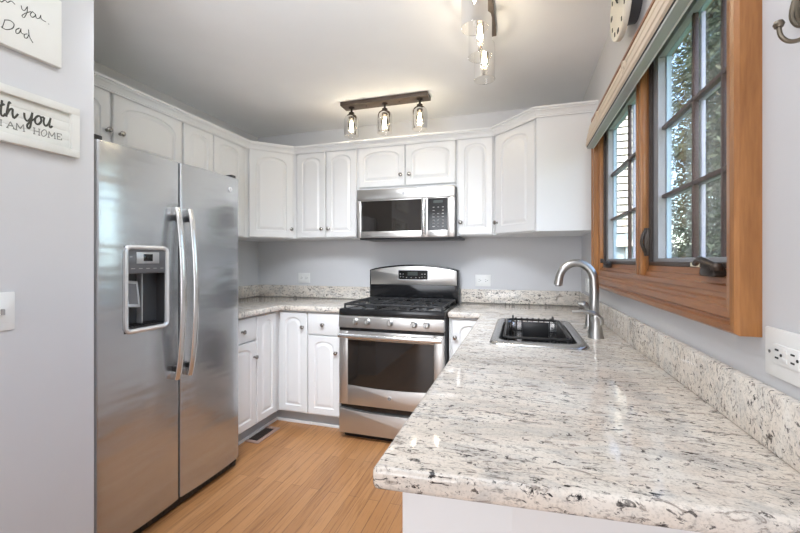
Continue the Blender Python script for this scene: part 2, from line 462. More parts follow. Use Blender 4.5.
def casement(name, y0, y1, bars_y, crank_y, folded):
    root = thing(name, None, None, (0, 0, 0), kind='structure')
    z0, z1 = 1.236, OZ1 - .012
    # dark track round the insect screen
    b = B()
    X0, X1 = XR + .006, XR + .019
    b.box(X0, X1, y0, y1, z0, z0 + .014, .002).box(X0, X1, y0, y1, z1 - .014, z1, .002)
    b.box(X0 + .0005, X1 - .0005, y0 + .0005, y0 + .012, z0 + .011, z1 - .011).box(X0 + .0005, X1 - .0005, y1 - .010, y1 - .0005, z0 + .011, z1 - .011)
    b.build('screen_frame', M['trackdark'], root)
    b = B().quad((XR + .013, y0 + .012, z0 + .014), (XR + .013, y1 - .010, z0 + .014), (XR + .013, y1 - .010, z1 - .014), (XR + .013, y0 + .012, z1 - .014))
    b.build('insect_screen', M['screen'], root)
    # inner sash with pale outer cladding
    fw = .056; xa, xb, xc = XR + .020, XR + .044, XR + .060
    gz0, gz1 = z0 + .026, 1.966
    b = B()
    b.box(xa, xb, y0, y1, z0, gz0, .003).box(xa, xb, y0, y1, gz1, z1, .003)
    b.box(xa + .0006, xb - .0006, y0 + .0005, y0 + fw, gz0 - .004, gz1 + .004).box(xa + .0006, xb - .0006, y1 - fw, y1 - .0005, gz0 - .004, gz1 + .004)
    b.build('sash', M['sashgrey'], root)
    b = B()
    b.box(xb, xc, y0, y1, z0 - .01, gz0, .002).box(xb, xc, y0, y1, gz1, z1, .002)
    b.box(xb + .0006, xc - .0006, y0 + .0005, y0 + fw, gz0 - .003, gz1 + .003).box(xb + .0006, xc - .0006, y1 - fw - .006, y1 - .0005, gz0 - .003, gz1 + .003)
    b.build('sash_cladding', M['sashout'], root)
    B().box(XR + .047, XR + .050, y0 + fw - .004, y1 - fw + .004, gz0 - .004, gz1 + .004).build('pane', M['glass'], root)
    for mat, xx0, xx1, nm, dz, hw in ((M['muntin'], XR + .031, XR + .046, 'muntin', 0, .006), (M['muntinout'], XR + .051, XR + .062, 'outer_muntin', 0, .006)):
        b = B()
        for yy in bars_y: b.box(xx0, xx1, yy - hw, yy + hw, gz0, gz1, .002)
        for zz in (1.478, 1.718): b.box(xx0, xx1, y0 + fw, y1 - fw, zz - hw, zz + hw, .002)
        b.build(nm, mat, root)
    # folding crank operator
    cz = 1.226
    b = B()
    b.prism([(crank_y - .045, cz - .010), (crank_y + .034, cz - .010), (crank_y + .030, cz + .008), (crank_y + .010, cz + .022), (crank_y - .025, cz + .022), (crank_y - .042, cz + .006)], 'YZ', XR - .022, XR + .006, .005)
    c = b.build('crank_operator', M['bronze'], root)
    b = B(); b.tube(catmull([(XR - .030, crank_y + .03, cz + .020), (XR - .036, crank_y - .01, cz + .030), (XR - .034, crank_y - .05, cz + .022), (XR - .030, crank_y - .082, cz + .014)], 5), [.007] * 5 + [.008] * 5 + [.0075] * 5 + [.010], 8)
    b.lathe([(0, 0), (.011, 0), (.013, .008), (.009, .016), (0, .017)], (XR - .030, crank_y - .082, cz + .006), 14)
    b.build('crank_handle', M['bronze'], c)
    B().box(XR + .0045, XR + .0065, crank_y + .10, crank_y + .155, z0 + .001, z0 + .012).build('track_sticker', M['sticker'], root)
    return root
w1 = casement('window_1', OY0 + .012, MY0 + .008, [1.320, 1.150], 1.105, True)
w2 = casement('window_2', MY1 - .008, OY1 - .012, [2.013, 1.86], 2.25, True)
# sash lock lever on the mullion side of the near casement
b = B(); b.tube(catmull([(XR - .008, 1.611, 1.365), (XR - .018, 1.606, 1.345), (XR - .022, 1.605, 1.315), (XR - .012, 1.609, 1.29), (XR - .006, 1.613, 1.278)], 5), .0055, 8)
b.box(XR - .012, XR + .006, 1.608, 1.6195, 1.27, 1.372, .003)
b.build('lock_lever', M['bronze'], w1)

# shade cassette across the head of the window
val = thing('window_valance', 'beige grooved shade cassette across the top of the oak window', 'valance', (XR - .05, 1.7, 1.905))
VY0, VY1 = .90, 2.455
def rel(o, root):
    o.matrix_parent_inverse = Matrix.Translation(-root.location); return o
prof = [(.374, 1.907), (.366, 1.915), (.368, 1.935), (.372, 1.938), (.372, 1.943), (.369, 1.946), (.378, 1.985), (.382, 1.988), (.382, 1.993), (.380, 1.996), (.389, 2.030), (.397, 2.040), (.404, 2.040), (.404, 1.925), (.404, 1.907)]
rel(B().prism(prof, 'XZ', VY0, VY1).build('fascia', M['cream'], val), val)
rel(B().prism([(.3745, 1.895), (.4045, 1.895), (.4045, 1.907), (.3745, 1.907)], 'XZ', VY0, VY1 - .004, .001).build('bottom_rail', M['greyrail'], val), val)
rel(B().box(.404, .4085, VY0, VY1 - .004, 1.893, 1.900).build('edge_strip', M['whiteline'], val), val)
rel(B().box(.3715, .376, VY0, VY1 - .002, 1.9045, 1.9085).build('seam', M['dark_slot'], val), val)
for yy in (1.62, 2.13):
    b = B(); mm = Matrix.Translation((.3735, yy, 1.962)) @ Matrix.Rotation(R(-9), 4, 'Y')
    for dz, rr in ((.012, .020), (-.018, .017)):
        b.lathe([(rr, -.003), (rr, .004), (rr * .82, .006), (rr * .75, .003), (rr * .35, .003), (rr * .3, .006), (0, .006)], (0, 0, dz), 20, mm, '-X')
    rel(b.build('rosette_clip', M['cream'], val), val)
b = B(); b.box(.408, XR - .012, 1.02, 2.40, 1.93, 2.00, .004)
rel(b.build('headrail', M['greyrail'], val), val)

# ------------------------------------------------------------------ outside
struct(B().box(.57, 30, -20, 40, -.45, -.40), 'ground', M['lawn'])
hs = thing('neighbor_house', 'pale neighbouring house wall seen through the far window pane', 'house', (0.9, 7.3, -.4))
b = B().box(-1.6, 1.0, 0, 3, 0, 5.2); b.build('house_wall', M['houseblue'], hs)
b = B()
for k in range(22):
    z = 2.12 + k * .118
    for c in range(5):
        x = -.35 + c * .255
        b.box(x, x + .222, -.03, .0, z, z + .090, .004)
b.build('white_panel', M['housewhite'], hs)
B().box(-.5, 1.0, -.012, 0, 2.1, 4.75).build('backing_board', M['housedark'], hs)
b = B(); b.box(-1.0, 1.0, -.14, 0, 1.88, 1.98, .01).box(-1.0, 1.0, -.14, 0, 1.46, 1.53, .01)
b.build('porch_rail', M['housewhite'], hs)
b = B()
for x in (.18, .48, .78): b.box(x, x + .05, -.1, 0, .2, 2.1)
b.build('porch_post', M['houseblue'], hs)

def tree(label, x, y, h, r, mat, n, trunk, seed):
    rnd = random.Random(seed)
    root = thing('evergreen_tree', label, 'tree', (x, y, -.41), 0, 'trees outside the window')
    B().tube([(0, 0, 0), (.05, 0, h * .4), (0, .05, h * .95)], [trunk, trunk * .7, .02], 10).build('trunk', M['bark'], root)
    b = B()
    for i in range(int(n / 20)):
        zz = h * (.06 + .94 * rnd.random() ** 1.15); rr = r * (1 - .5 * zz / h)
        a = rnd.random() * 2 * PI; q = rr * (.30 + .75 * rnd.random())
        bx, by, bz = q * math.cos(a), q * math.sin(a), zz - q * .25
        for k in range(34):
            p = Vector((bx, by, bz)) + Vector((rnd.gauss(0, .16), rnd.gauss(0, .16), rnd.gauss(0, .07)))
            d = Vector((math.cos(a) + rnd.gauss(0, .6), math.sin(a) + rnd.gauss(0, .6), -.3 + rnd.gauss(0, .4))).normalized() * rnd.uniform(.03, .065)
            s = d.cross(Vector((rnd.gauss(0, 1), rnd.gauss(0, 1), rnd.gauss(0, 1)))).normalized() * rnd.uniform(.010, .018)
            b.quad(p - d - s * .3, p - s, p + d, p + s)
    b.build('foliage', mat, root)
tree('dark evergreen filling the near window pane, nearest the glass', 2.50, 5.6, 5.6, .62, M['leaf_dark'], 15000, .09, 3)
tree('lighter evergreen seen through gaps behind the nearest dark evergreen', 3.35, 8.9, 7.0, .90, M['leaf_mid'], 13000, .13, 5)
tree('tall evergreen farthest from the window, behind the other two', 5.0, 12.2, 8.5, 1.2, M['leaf_mid'], 15000, .14, 8)

# ------------------------------------------------------------------ cabinets
def knob(parent, x, z, y=0.0):
    b = B(); b.lathe([(0, -.001), (.009, -.001), (.008, .003), (.0055, .007), (.0055, .013), (.0125, .018), (.015, .023), (.0135, .028), (.007, .0315), (0, .032)], (x, y, z), 18, None, '-Y')
    return b.build('knob', M['knob'], parent)

def door_mesh(x0, x1, z0, z1, rise, frame=.052, t=.020):
    """raised panel door; front face at y=0, back at y=t"""
    bm = bmesh.new(); n = 17
    def arch(d):
        a0, a1, c0, c1 = x0 + frame + d, x1 - frame - d, z0 + frame + d, z1 - frame * .80 - d
        sp = c1 - rise
        pts = [(a0, c0), (a1, c0)]
        cx, hw = (a0 + a1) / 2, (a1 - a0) / 2
        for i in range(n):
            u = 1 - 2 * i / (n - 1)
            k = math.sqrt(max(0, 1 - (abs(u) ** 2.1) * .985))
            pts.append((cx + hw * u, sp + (rise * k if rise > 0 else 0)))
        return pts
    def rect(d):
        pts = [(x0 + d, z0 + d), (x1 - d, z0 + d)]
        for i in range(n):
            u = i / (n - 1); pts.append((x1 - d + (x0 - x1 + 2 * d) * u, z1 - d))
        return pts
    loops = [(rect(0), t), (rect(0), .004), (rect(.004), 0), (arch(0), 0), (arch(.005), .007), (arch(.012), .008), (arch(.030), .001)]
    V = [[bm.verts.new((p[0], y, p[1])) for p in lp] for lp, y in loops]
    for A, C in zip(V, V[1:]):
        k = len(A)
        for i in range(k):
            j = (i + 1) % k
            try: bm.faces.new((A[i], A[j], C[j], C[i]))
            except ValueError: pass
    bm.faces.new(V[-1]); bm.faces.new(list(reversed(V[0])))
    bb = B(); bb._join(bm); return bb
def door(parent, x0, x1, z0, z1, rise, kx=None, kz=None, frame=.052, y=0.0):
    d = door_mesh(x0, x1, z0, z1, rise, frame).build('door', M['white'], parent, (0, y, 0), sharp=10)
    if kx is not None: knob(d, kx, kz)
    return d
def drawer(parent, x0, x1, z0, z1, kx, kz, y=0.0):
    b = B(); b.box(x0, x1, 0, .020, z0, z1, .005)
    d = b.build('drawer', M['white'], parent, (0, y, 0))
    knob(d, kx, kz); return d

UC = 'upper cabinet'
# over-microwave cabinet (local x = world X)
c = thing('upper_cabinet', 'short white cabinet with two arched doors above the microwave', UC, (-1.222, FY, 1.80))
B().box(0, .777, .021, YB - FY - .002, 0, UT - 1.80).build('carcass', M['white'], c)
door(c, .004, .384, .028, .343, .045, .355, .11, .045); door(c, .392, .773, .028, .343, .045, .424, .11, .045)
c = thing('upper_cabinet', 'white wall cabinet with two narrow arched doors left of the microwave', UC, (-1.796, FY, UB))
B().box(0, .572, .021, YB - FY - .002, 0, UT - UB).build('carcass', M['white'], c)
door(c, .020, .282, .006, UT - UB - .008, .05, .254, .075, .046); door(c, .290, .556, .006, UT - UB - .008, .05, .316, .075, .046)
c = thing('upper_cabinet', 'white wall cabinet with one narrow arched door right of the microwave', UC, (-.443, FY, UB))
B().box(0, .271, .021, YB - FY - .002, 0, UT - UB).build('carcass', M['white'], c)
door(c, .012, .262, .006, UT - UB - .008, .05, .034, .095, .046)
# left diagonal corner
c = thing('upper_cabinet', 'white diagonal corner wall cabinet with wide arched door, left end of back wall', UC, (-2.06, 2.586, UB), R(45))
L_ = math.hypot(.262, .262)
# carcass drawn in world XY then moved into the local frame
def corner_carcass(root, poly, zt):
    b = B(); inv = Matrix.Rotation(-root.rotation_euler[2], 4, 'Z') @ Matrix.Translation((-root.location.x, -root.location.y, 0))
    q = [(inv @ Vector((x, y, 0))) for x, y in poly]
    b.prism([(v.x, v.y) for v in q], 'XY', 0, zt)
    return b.build('carcass', M['white'], root)
k7 = .021 * .7071
corner_carcass(c, [(XL + .002, 2.579), (-2.06 - .021, 2.579), (-2.06 - k7, 2.586 + k7), (-1.798 - k7, 2.848 + k7), (-1.798, FY + .021), (-1.798, YB - .002), (XL + .002, YB - .002)], UT - UB)
door(c, .012, L_ - .010, .006, UT - UB - .008, .06, L_ - .030, .078, .055)
# right diagonal corner with end panel
c = thing('upper_cabinet', 'white diagonal corner wall cabinet with a plain end panel beside the window', UC, (-.168, 2.848, UB), R(-45))
L2 = math.hypot(.268, .268)
corner_carcass(c, [(-.170, YB - .002), (-.170, FY + .021), (-.168 + k7, 2.848 + k7), (.100 + k7, 2.580 + k7), (.100 + .003, 2.560), (XR - .002, 2.560), (XR - .002, YB - .002)], UT - UB)
door(c, .010, L2 - .012, .006, UT - UB - .008, .06, .026, .085, .055)
# left wall, over the fridge; local x = world Y, outward +X
c = thing('upper_cabinet', 'white wall cabinet with two wide arched doors directly above the refrigerator', UC, (FX, 1.05, 1.80), R(90))
B().box(0, .920, .021, FX - XL - .002, 0, UT - 1.80).build('carcass', M['white'], c)
door(c, .020, .458, .012, .343, .06, .438, .135, .048); door(c, .474, .912, .012, .343, .06, .508, .135, .048)
c = thing('upper_cabinet', 'white wall cabinet with two slim arched doors, partly hidden behind the refrigerator', UC, (FX, 1.974, UB), R(90))
B().box(0, .603, .021, FX - XL - .002, 0, UT - UB).build('carcass', M['white'], c)
door(c, .006, .254, .006, UT - UB - .008, .045, .234, .08, .044); door(c, .264, .560, .006, UT - UB - .008, .045, .284, .08, .044)

# crown moulding swept along the cabinet tops
path = [(FX, 1.035), (FX, 2.586), (-1.798, FY), (-.168, FY), (.103, 2.576), (.103 + .004, 2.560), (XR - .001, 2.560)]
path = [(FX, 1.035), (FX, 2.586), (-1.798, FY - .001), (-.168, FY - .001), (.105, 2.559), (XR - .001, 2.559)]
def mitre(path):
    out = []
    for i in range(len(path)):
        ns = []
        for a, b_ in ((i - 1, i), (i, i + 1)):
            if a >= 0 and b_ < len(path):
                d = Vector((path[b_][0] - path[a][0], path[b_][1] - path[a][1])).normalized(); ns.append(Vector((d.y, -d.x)))
        m_ = sum(ns, Vector((0, 0)))
        m_.normalize(); out.append(m_ / max(.3, m_.dot(ns[0])))
    return out
cprof = [(-.02, UT + .001), (.003, UT + .001), (.003, UT - .010), (.009, UT - .010), (.009, UT - .002), (.014, UT + .000), (.015, UT + .006), (.026, UT + .020), (.038, UT + .027), (.038, UT + .033), (.048, UT + .034), (.048, UT + .045), (-.02, UT + .045)]
o = B().sweep(cprof, path, mitre(path)).build('crown_moulding', M['white'], sharp=20)
tag(o, 'white crown moulding running along the tops of the wall cabinets', 'moulding')

# ---- base cabinets
BC = 'base cabinet'
BX, BY, CT = -1.755, 2.57, .874
def toe(parent, x0, x1, d=.07):
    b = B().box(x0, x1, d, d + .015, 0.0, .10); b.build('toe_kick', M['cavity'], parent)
    B().box(x0, x1, d - .010, d, 0.0, .022, .004).build('shoe_strip', M['white'], parent)
c = thing('base_cabinet', 'white base cabinet with one drawer over a door, next to the refrigerator', BC, (BX, 1.985, 0), R(90))
B().box(0, .318, .021, BX - XL - .002, .10, CT).build('carcass', M['white'], c)
toe(c, 0, .318)
drawer(c, .008, .312, .705, .862, .165, .778); door(c, .008, .312, .112, .694, .045, .288, .585, .05)
c = thing('base_cabinet', 'white corner base cabinet with a folding pair of narrow arched doors', BC, (BX, BY, 0))
b = B()
b.prism([(XL + .002 - BX, 2.304 - BY), (-.021, 2.304 - BY), (-.021, .021), (.243, .021), (.243, YB - .002 - BY), (XL + .002 - BX, YB - .002 - BY)], 'XY', .10, CT)
b.build('carcass', M['white'], c)
d = door(c, .004, .236, .112, .862, .05, .205, .755, .046)
d = door_mesh(0, .222, .112, .862, .05, .046).build('door', M['white'], c, (-.0, 2.308 - BY, 0), (0, 0, R(90)), 10)
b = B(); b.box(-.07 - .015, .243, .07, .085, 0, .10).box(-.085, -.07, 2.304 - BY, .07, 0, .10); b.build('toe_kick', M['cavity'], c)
b = B(); b.box(-.07, .243, .060, .07, 0, .022, .003).box(-.07, -.06, 2.304 - BY, .06, 0, .022, .003); b.build('shoe_strip', M['white'], c)
c = thing('base_cabinet', 'white base cabinet with one drawer over an arched door, left of the range', BC, (-1.511, BY, 0))
B().box(0, .284, .021, YB - BY - .002, .10, CT).build('carcass', M['white'], c)
toe(c, 0, .284)
drawer(c, .004, .262, .705, .862, .130, .780); door(c, .004, .262, .112, .694, .045, .237, .580, .048)
c = thing('base_cabinet', 'white base cabinet with an arched door between the range and the sink counter', BC, (-.450, BY, 0))
B().box(0, .255, .021, YB - BY - .002, .10, CT).build('carcass', M['white'], c)
toe(c, 0, .255)
door(c, .022, .252, .112, .862, .05, .045, .745, .05)
c = thing('base_cabinet', 'white peninsula cabinet run with a plain end panel under the sink counter', BC, (0, 0, 0))
b = B().box(-.173, .435, .668, 1.60, .10, CT).box(-.173, .435, 1.60, 2.36, .10, .70).box(-.173, .435, 2.36, YB - .002, .10, CT)
b.box(-.173, -.165, 1.60, 2.36, .70, CT); b.build('carcass', M['white'], c)
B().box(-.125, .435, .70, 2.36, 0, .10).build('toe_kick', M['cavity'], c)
b = B(); b.prism([(-.200, .664), (-.176, .660), (XR - .004, .690), (XR - .004, .71), (-.176, .68), (-.200, .68)], 'XY', 0, CT, .003); b.build('end_panel', M['white'], c)
for i in range(3):
    y0 = .72 + i * .60
    dd = door_mesh(0, .58, .112, .862, .06, .055).build('door', M['white'], c, (-.194, y0 + .58, 0), (0, 0, R(-90)), 10)
    knob(dd, .05, .75)

# ------------------------------------------------------------------ countertops and splashes
def slab(name, label, quads, holes, z0=CT + .001, z1=.914, bev=.011, move=None):
    xs = sorted({round(v, 4) for q in quads + holes for v in q[:2]}); ys = sorted({round(v, 4) for q in quads + holes for v in q[2:]})
    bm = bmesh.new(); vc = {}
    def vv(i, j):
        if (i, j) not in vc: vc[(i, j)] = bm.verts.new((xs[i], ys[j], z0))
        return vc[(i, j)]
    ins = lambda x, y, q: q[0] < x < q[1] and q[2] < y < q[3]
    fs = []
    for i in range(len(xs) - 1):
        for j in range(len(ys) - 1):
            x, y = (xs[i] + xs[i + 1]) / 2, (ys[j] + ys[j + 1]) / 2
            if any(ins(x, y, q) for q in quads) and not any(ins(x, y, q) for q in holes):
                fs.append(bm.faces.new((vv(i, j), vv(i + 1, j), vv(i + 1, j + 1), vv(i, j + 1))))
    if move:
        for v in bm.verts: move(v)
    ex = bmesh.ops.extrude_face_region(bm, geom=fs)
    for g in ex['geom']:
        if isinstance(g, bmesh.types.BMVert): g.co.z = z1
    bmesh.ops.recalc_face_normals(bm, faces=bm.faces)
    ed = [e for e in bm.edges if len(e.link_faces) == 2 and e.calc_face_angle(0) > 1.0]
    bmesh.ops.bevel(bm, geom=ed, offset=bev, segments=4, profile=.5, affect='EDGES')
    b = B(); b._join(bm)
    o = b.build(name, M['granite'], sharp=50)
    return tag(o, label, 'countertop')
slab('countertop', 'L-shaped speckled granite countertop in the corner left of the range',
     [(XL + .001, -1.725, 1.985, YB - .001), (XL + .001, -1.228, 2.545, YB - .001)], [])
SX0, SX1, SY0, SY1 = -.092, .236, 1.640, 2.285
def mv(v):
    if v.co.y < .7: v.co.y += .05 * (v.co.x + .222) / .67
slab('countertop', 'long cream granite countertop of the peninsula holding the sink',
     [(-.233, XR - .001, .597, YB - .001), (-.453, XR - .001, 2.545, YB - .001)], [(SX0, SX1, SY0, SY1)], move=mv)
def splash(label, x0, x1, y0, y1):
    o = B().box(x0, x1, y0, y1, .9145, 1.022, .004).build('backsplash', M['granite']); tag(o, label, 'backsplash')
splash('low granite backsplash on the left wall beside the refrigerator', XL + .001, XL + .021, 1.985, YB - .022)
splash('low granite backsplash on the back wall left of the range', XL + .001, -1.228, YB - .021, YB - .001)
splash('low granite backsplash on the back wall right of the range', -.453, XR - .001, YB - .021, YB - .001)
splash('long granite backsplash under the oak window', XR - .021, XR - .001, .664, YB - .022)

# ------------------------------------------------------------------ refrigerator (local x = world Y, y = into the body)
FR = thing('refrigerator', 'stainless side-by-side refrigerator with two long curved handles', 'refrigerator', (-1.626, 1.138, 0), R(90))
FWD, FZ0, FZ1 = .843, .055, 1.748
b = B(); b.box(.004, FWD - .013, .075, .735, .03, 1.735, .006); b.build('cabinet_body', M['charcoal'], FR)
def fridge_door(x0, x1, hole=None, rl=.022, rr=.010):
    bow = lambda x: .010 * (1 - ((x - x0) / (x1 - x0) * 2 - 1) ** 2)
    xs = []
    prof = []   # (x,y)
    for k in range(6):
        a = PI / 2 * k / 5; prof.append((x0 + rl - rl * math.cos(a), .012 + rl - rl * math.sin(a)))
    mids = sorted({x0 + rl + (x1 - x0 - rl - rr) * i / 10 for i in range(1, 10)} | (set(hole[:2]) if hole else set()))
    for x in mids: prof.append((x, .012 - bow(x)))
    for k in range(6):
        a = PI / 2 * (5 - k) / 5; prof.append((x1 - rr + rr * math.cos(a), .012 + rr - rr * math.sin(a)))
    zs = [FZ0] + (list(hole[2:]) if hole else []) + [FZ1]
    bm = bmesh.new()
    G = [[bm.verts.new((x, y, z)) for x, y in prof] for z in zs]
    for i in range(len(zs) - 1):
        for j in range(len(prof) - 1):
            if hole and hole[2] - 1e-6 < (zs[i] + zs[i + 1]) / 2 < hole[3] and hole[0] < (prof[j][0] + prof[j + 1][0]) / 2 < hole[1]: continue
            bm.faces.new((G[i][j], G[i][j + 1], G[i + 1][j + 1], G[i + 1][j]))
    back = [[bm.verts.new((x0, .070, z)), bm.verts.new((x1, .070, z))] for z in (FZ0, FZ1)]
    bm.faces.new((back[0][0], back[0][1], back[1][1], back[1][0]))
    for i in (0, -1):
        bm.faces.new([*G[i], back[i][1], back[i][0]])
    bm.faces.new([g[0] for g in G] + [back[1][0], back[0][0]]); bm.faces.new([g[-1] for g in G] + [back[1][1], back[0][1]])
    bb = B(); bb._join(bm); return bb
HX0, HX1, HZ0, HZ1 = .112, .330, .935, 1.318
dl = fridge_door(.0, .405, (HX0, HX1, HZ0, HZ1)).build('door', M['steel'], FR)
dr = fridge_door(.414, .843, None, .010, .012).build('door', M['steel'], FR)
B().box(.4053, .4137, .026, .072, FZ0 + .002, FZ1 - .002).build('door_gap_shade', M['black_plastic'], FR)  # dark strip added in the door gap, standing in for its shade
# dispenser
b = B()
def rrect(x0, x1, z0, z1, r, n=5):
    pts = []
    for cx, cz, a0 in ((x1 - r, z1 - r, 0), (x0 + r, z1 - r, PI / 2), (x0 + r, z0 + r, PI), (x1 - r, z0 + r, 1.5 * PI)):
        for k in range(n + 1):
            a = a0 + PI / 2 * k / n; pts.append((cx + r * math.cos(a), cz + r * math.sin(a)))
    return pts
b.tube([(x, .002, z) for x, z in rrect(HX0 + .006, HX1 - .006, HZ0 + .006, HZ1 - .006, .022)], .0105, 8, True)
b.build('dispenser_bezel', M['chrome'], dl)
b = B()
b.box(HX0 + .004, HX1 - .004, .060, .066, HZ0, HZ1)
b.box(HX0 + .002, HX0 + .012, .004, .064, HZ0, HZ1).box(HX1 - .012, HX1 - .002, .004, .064, HZ0, HZ1)
b.box(HX0 + .004, HX1 - .004, .006, .064, HZ0, HZ0 + .022).box(HX0 + .004, HX1 - .004, .006, .064, HZ1 - .012, HZ1)
b.build('dispenser_recess', M['recess'], dl)
b = B(); b.box(HX0 + .010, HX1 - .010, .0005, .060, 1.195, HZ1 - .010, .004); pn = b.build('control_panel', M['greyplastic'], dl)
b = B(); b.box(HX0 + .055, HX1 - .050, -.0015, .002, 1.240, 1.292, .001)
b.build('display_bezel', M['silverplastic'], dl)
b = B(); b.box(HX0 + .088, HX1 - .084, -.0025, .002, 1.251, 1.283, .001); b.build('display', M['display'], dl)
for x_, z_, w_ in [(HX0 + .030 + k * .036, 1.216, .018) for k in range(5)] + [(HX0 + .024, 1.268, .012)]:
    b = B(); b.box(x_, x_ + w_, -.0006, .002, z_, z_ + .003); b.build('button', M['legend'], dl)
b = B(); b.box(HX0 + .104, HX0 + .109, .030, .060, HZ0 + .022, 1.195)
b.build('divider', M['silverplastic'], dl)
mm = Matrix.Translation((HX0 + .050, .022, 1.105)) @ Matrix.Rotation(R(7), 4, 'Y') @ Matrix.Rotation(R(-16), 4, 'X')
b = B().box(-.033, .033, -.005, .006, -.062, .060, .004, 2, mm); pd = b.build('paddle', M['silverplastic'], dl)
B().box(-.022, .022, -.0065, -.004, -.048, .046, .001, 1, mm).build('paddle_pad', M['greyplastic'], dl)
b = B(); b.box(HX0 + .012, HX1 - .012, .004, .060, HZ0 + .020, HZ0 + .026)
for k in range(12): b.box(HX0 + .016 + k * .0157, HX0 + .021 + k * .0157, .003, .060, HZ0 + .026, HZ0 + .032)
b.build('drip_grille', M['black_plastic'], dl)
# handles
def fhandle(x, parent):
    pts = []; rr = []
    for k in range(25):
        t = k / 24; z = .672 + (1.512 - .672) * t; y = -.018 - .040 * math.sin(PI * t) ** .7
        pts.append((x, y, z)); rr.append(.0165)
    b = B(); b.tube(pts, rr, 12, False, None, ((0, 1, 0), .62))
    for z in (.69, 1.495): b.box(x - .013, x + .013, -.026, .010, z - .020, z + .020, .004)
    b.build('handle', M['steel_bar'], parent)
    for z in (.722, 1.462):
        b = B(); b.box(x - .011, x + .011, -.020, .006, z - .012, z + .012, .003)
        b.build('handle_mount', M['black_plastic'], parent)
fhandle(.366, dl); fhandle(.444, dr)
b = B(); b.lathe([(0, .0), (.0145, 0), (.0145, .0025), (.0125, .0035), (.0120, .0025), (0, .0025)], (.755, .003, 1.672), 24, None, '-Y'); bd = b.build('badge', M['chrome'], dr)
def monogram(bb, x, y, z, s):
    bb.tube(catmull([(x + .35 * s, y, z + .45 * s), (x - .1 * s, y, z + .55 * s), (x - .45 * s, y, z), (x - .1 * s, y, z - .5 * s), (x + .1 * s, y, z - .1 * s), (x - .2 * s, y, z)], 4), s * .07, 5)
    bb.tube(catmull([(x + .45 * s, y, z + .25 * s), (x + .1 * s, y, z + .3 * s), (x + .25 * s, y, z + .02 * s), (x + .1 * s, y, z - .3 * s), (x + .5 * s, y, z - .35 * s)], 4), s * .07, 5)
b = B(); monogram(b, .755, .0, 1.672, .011); b.build('emblem', M['charcoal'], dr)
for x in (.003, FWD - .045):
    b = B(); b.box(x, x + .039, .030, .11, FZ1 - .002, FZ1 + .024, .005); b.build('hinge_cover', M['black_plastic'], FR)
b = B(); b.box(.010, FWD - .010, .030, .08, .008, .052, .003)
for k in range(26): b.box(.03 + k * .03, .05 + k * .03, .027, .031, .016, .044)
b.build('toe_grille', M['black_plastic'], FR)
for x in (.03, FWD - .05):
    b = B(); b.box(x - .008, x + .035, .020, .09, .030, .0545, .004); b.lathe([(0, 0), (.018, 0), (.018, .012), (.010, .016), (.010, .034), (0, .034)], (x + .012, .06, 0), 14)
    b.build('foot', M['black_plastic'], FR)

# ------------------------------------------------------------------ gas range (local x from left, y into body, front face y=0)
RG = thing('gas_range', 'stainless gas range with black cooktop and grates', 'range', (-1.219, 2.50, 0))
RW = .757
b = B(); b.box(.002, RW - .002, .036, YB - 2.5 - .02, .03, .868, .003); b.build('body', M['charcoal'], RG)
# cooktop
b = B(); b.box(0, RW, -.004, .590, .868, .915, .008); b.box(0.012, RW - .012, .02, .585, .914, .9165, .001)
b.build('cooktop', M['black'], RG)
# burners
for bx, by, r in ((.165, .160, .050), (.592, .160, .056), (.165, .430, .044), (.592, .430, .044), (.378, .295, .05)):
    b = B(); b.lathe([(r * 1.05, .9165), (r * 1.05, .922), (r, .926), (r * .9, .926), (r * .9, .931), (r * .72, .934), (0, .934)], (bx, by, 0), 24)
    b.build('burner', M['iron'], RG)
# grates: three sections of cast bars
for x0, x1 in ((.025, .258), (.262, .495), (.499, .732)):
    b = B(); y0, y1, z = .045, .560, .941; r = .0080
    b.tube([(x0, y0, z), (x1, y0, z), (x1, y1, z), (x0, y1, z)], r, 6, True)
    xm, ym = (x0 + x1) / 2, (y0 + y1) / 2
    b.tube([(x0, ym, z), (x1, ym, z)], r, 6)
    for yc in ((y0 + ym) / 2, (y1 + ym) / 2):
        for sx, sy in ((1, 0), (-1, 0), (0, 1), (0, -1)):
            p0 = (xm + sx * (x1 - x0) / 2, yc + sy * (y1 - y0) / 4, z); p1 = (xm + sx * .028, yc + sy * .028, z)
            b.tube([p0, ((p0[0] * .4 + p1[0] * .6), (p0[1] * .4 + p1[1] * .6), z + .004), (p1[0], p1[1], z + .003)], [r, r, r * .8], 6)
    for px in (x0, x1):
        for py in (y0, ym, y1): b.tube([(px, py, .9165), (px, py, z)], [.009, .007], 6)
    b.build('grate', M['iron'], RG)
# spoon-rest highlight: steel simmer cap at right front
b = B(); b.lathe([(.024, .934), (.024, .938), (.018, .942), (0, .943)], (.592, .160, 0), 20); b.build('burner_cap', M['sinksteel'], RG)
# back guard
b = B(); y0 = .590; y1 = YB - 2.5 - .022
b.prism([(0, .868), (RW, .868), (RW, 1.175)] + [(RW - RW * k / 16, 1.178 + .042 * math.sin(PI * k / 16) ** .8) for k in range(1, 16)] + [(0, 1.175)], 'XZ', y0, y1, .006)
b.build('backguard', M['black'], RG)
b = B(); y0f = .580
b.prism([(.012, 1.052), (RW - .012, 1.052), (RW - .012, 1.168)] + [(RW - .012 - (RW - .024) * k / 16, 1.168 + .040 * math.sin(PI * k / 16) ** .8) for k in range(1, 16)] + [(.012, 1.168)], 'XZ', y0f, y0f + .012, .004)
bg = b.build('backguard_panel', M['steel_h'], RG)
b = B(); b.prism(rrect(.255, .515, 1.092, 1.178, .012), 'XZ', y0f - .003, y0f + .003); b.build('display_frame', M['chrome'], RG)
b = B(); b.prism(rrect(.261, .509, 1.098, 1.172, .009), 'XZ', y0f - .005, y0f + .003); cp = b.build('clock_panel', M['display'], RG)
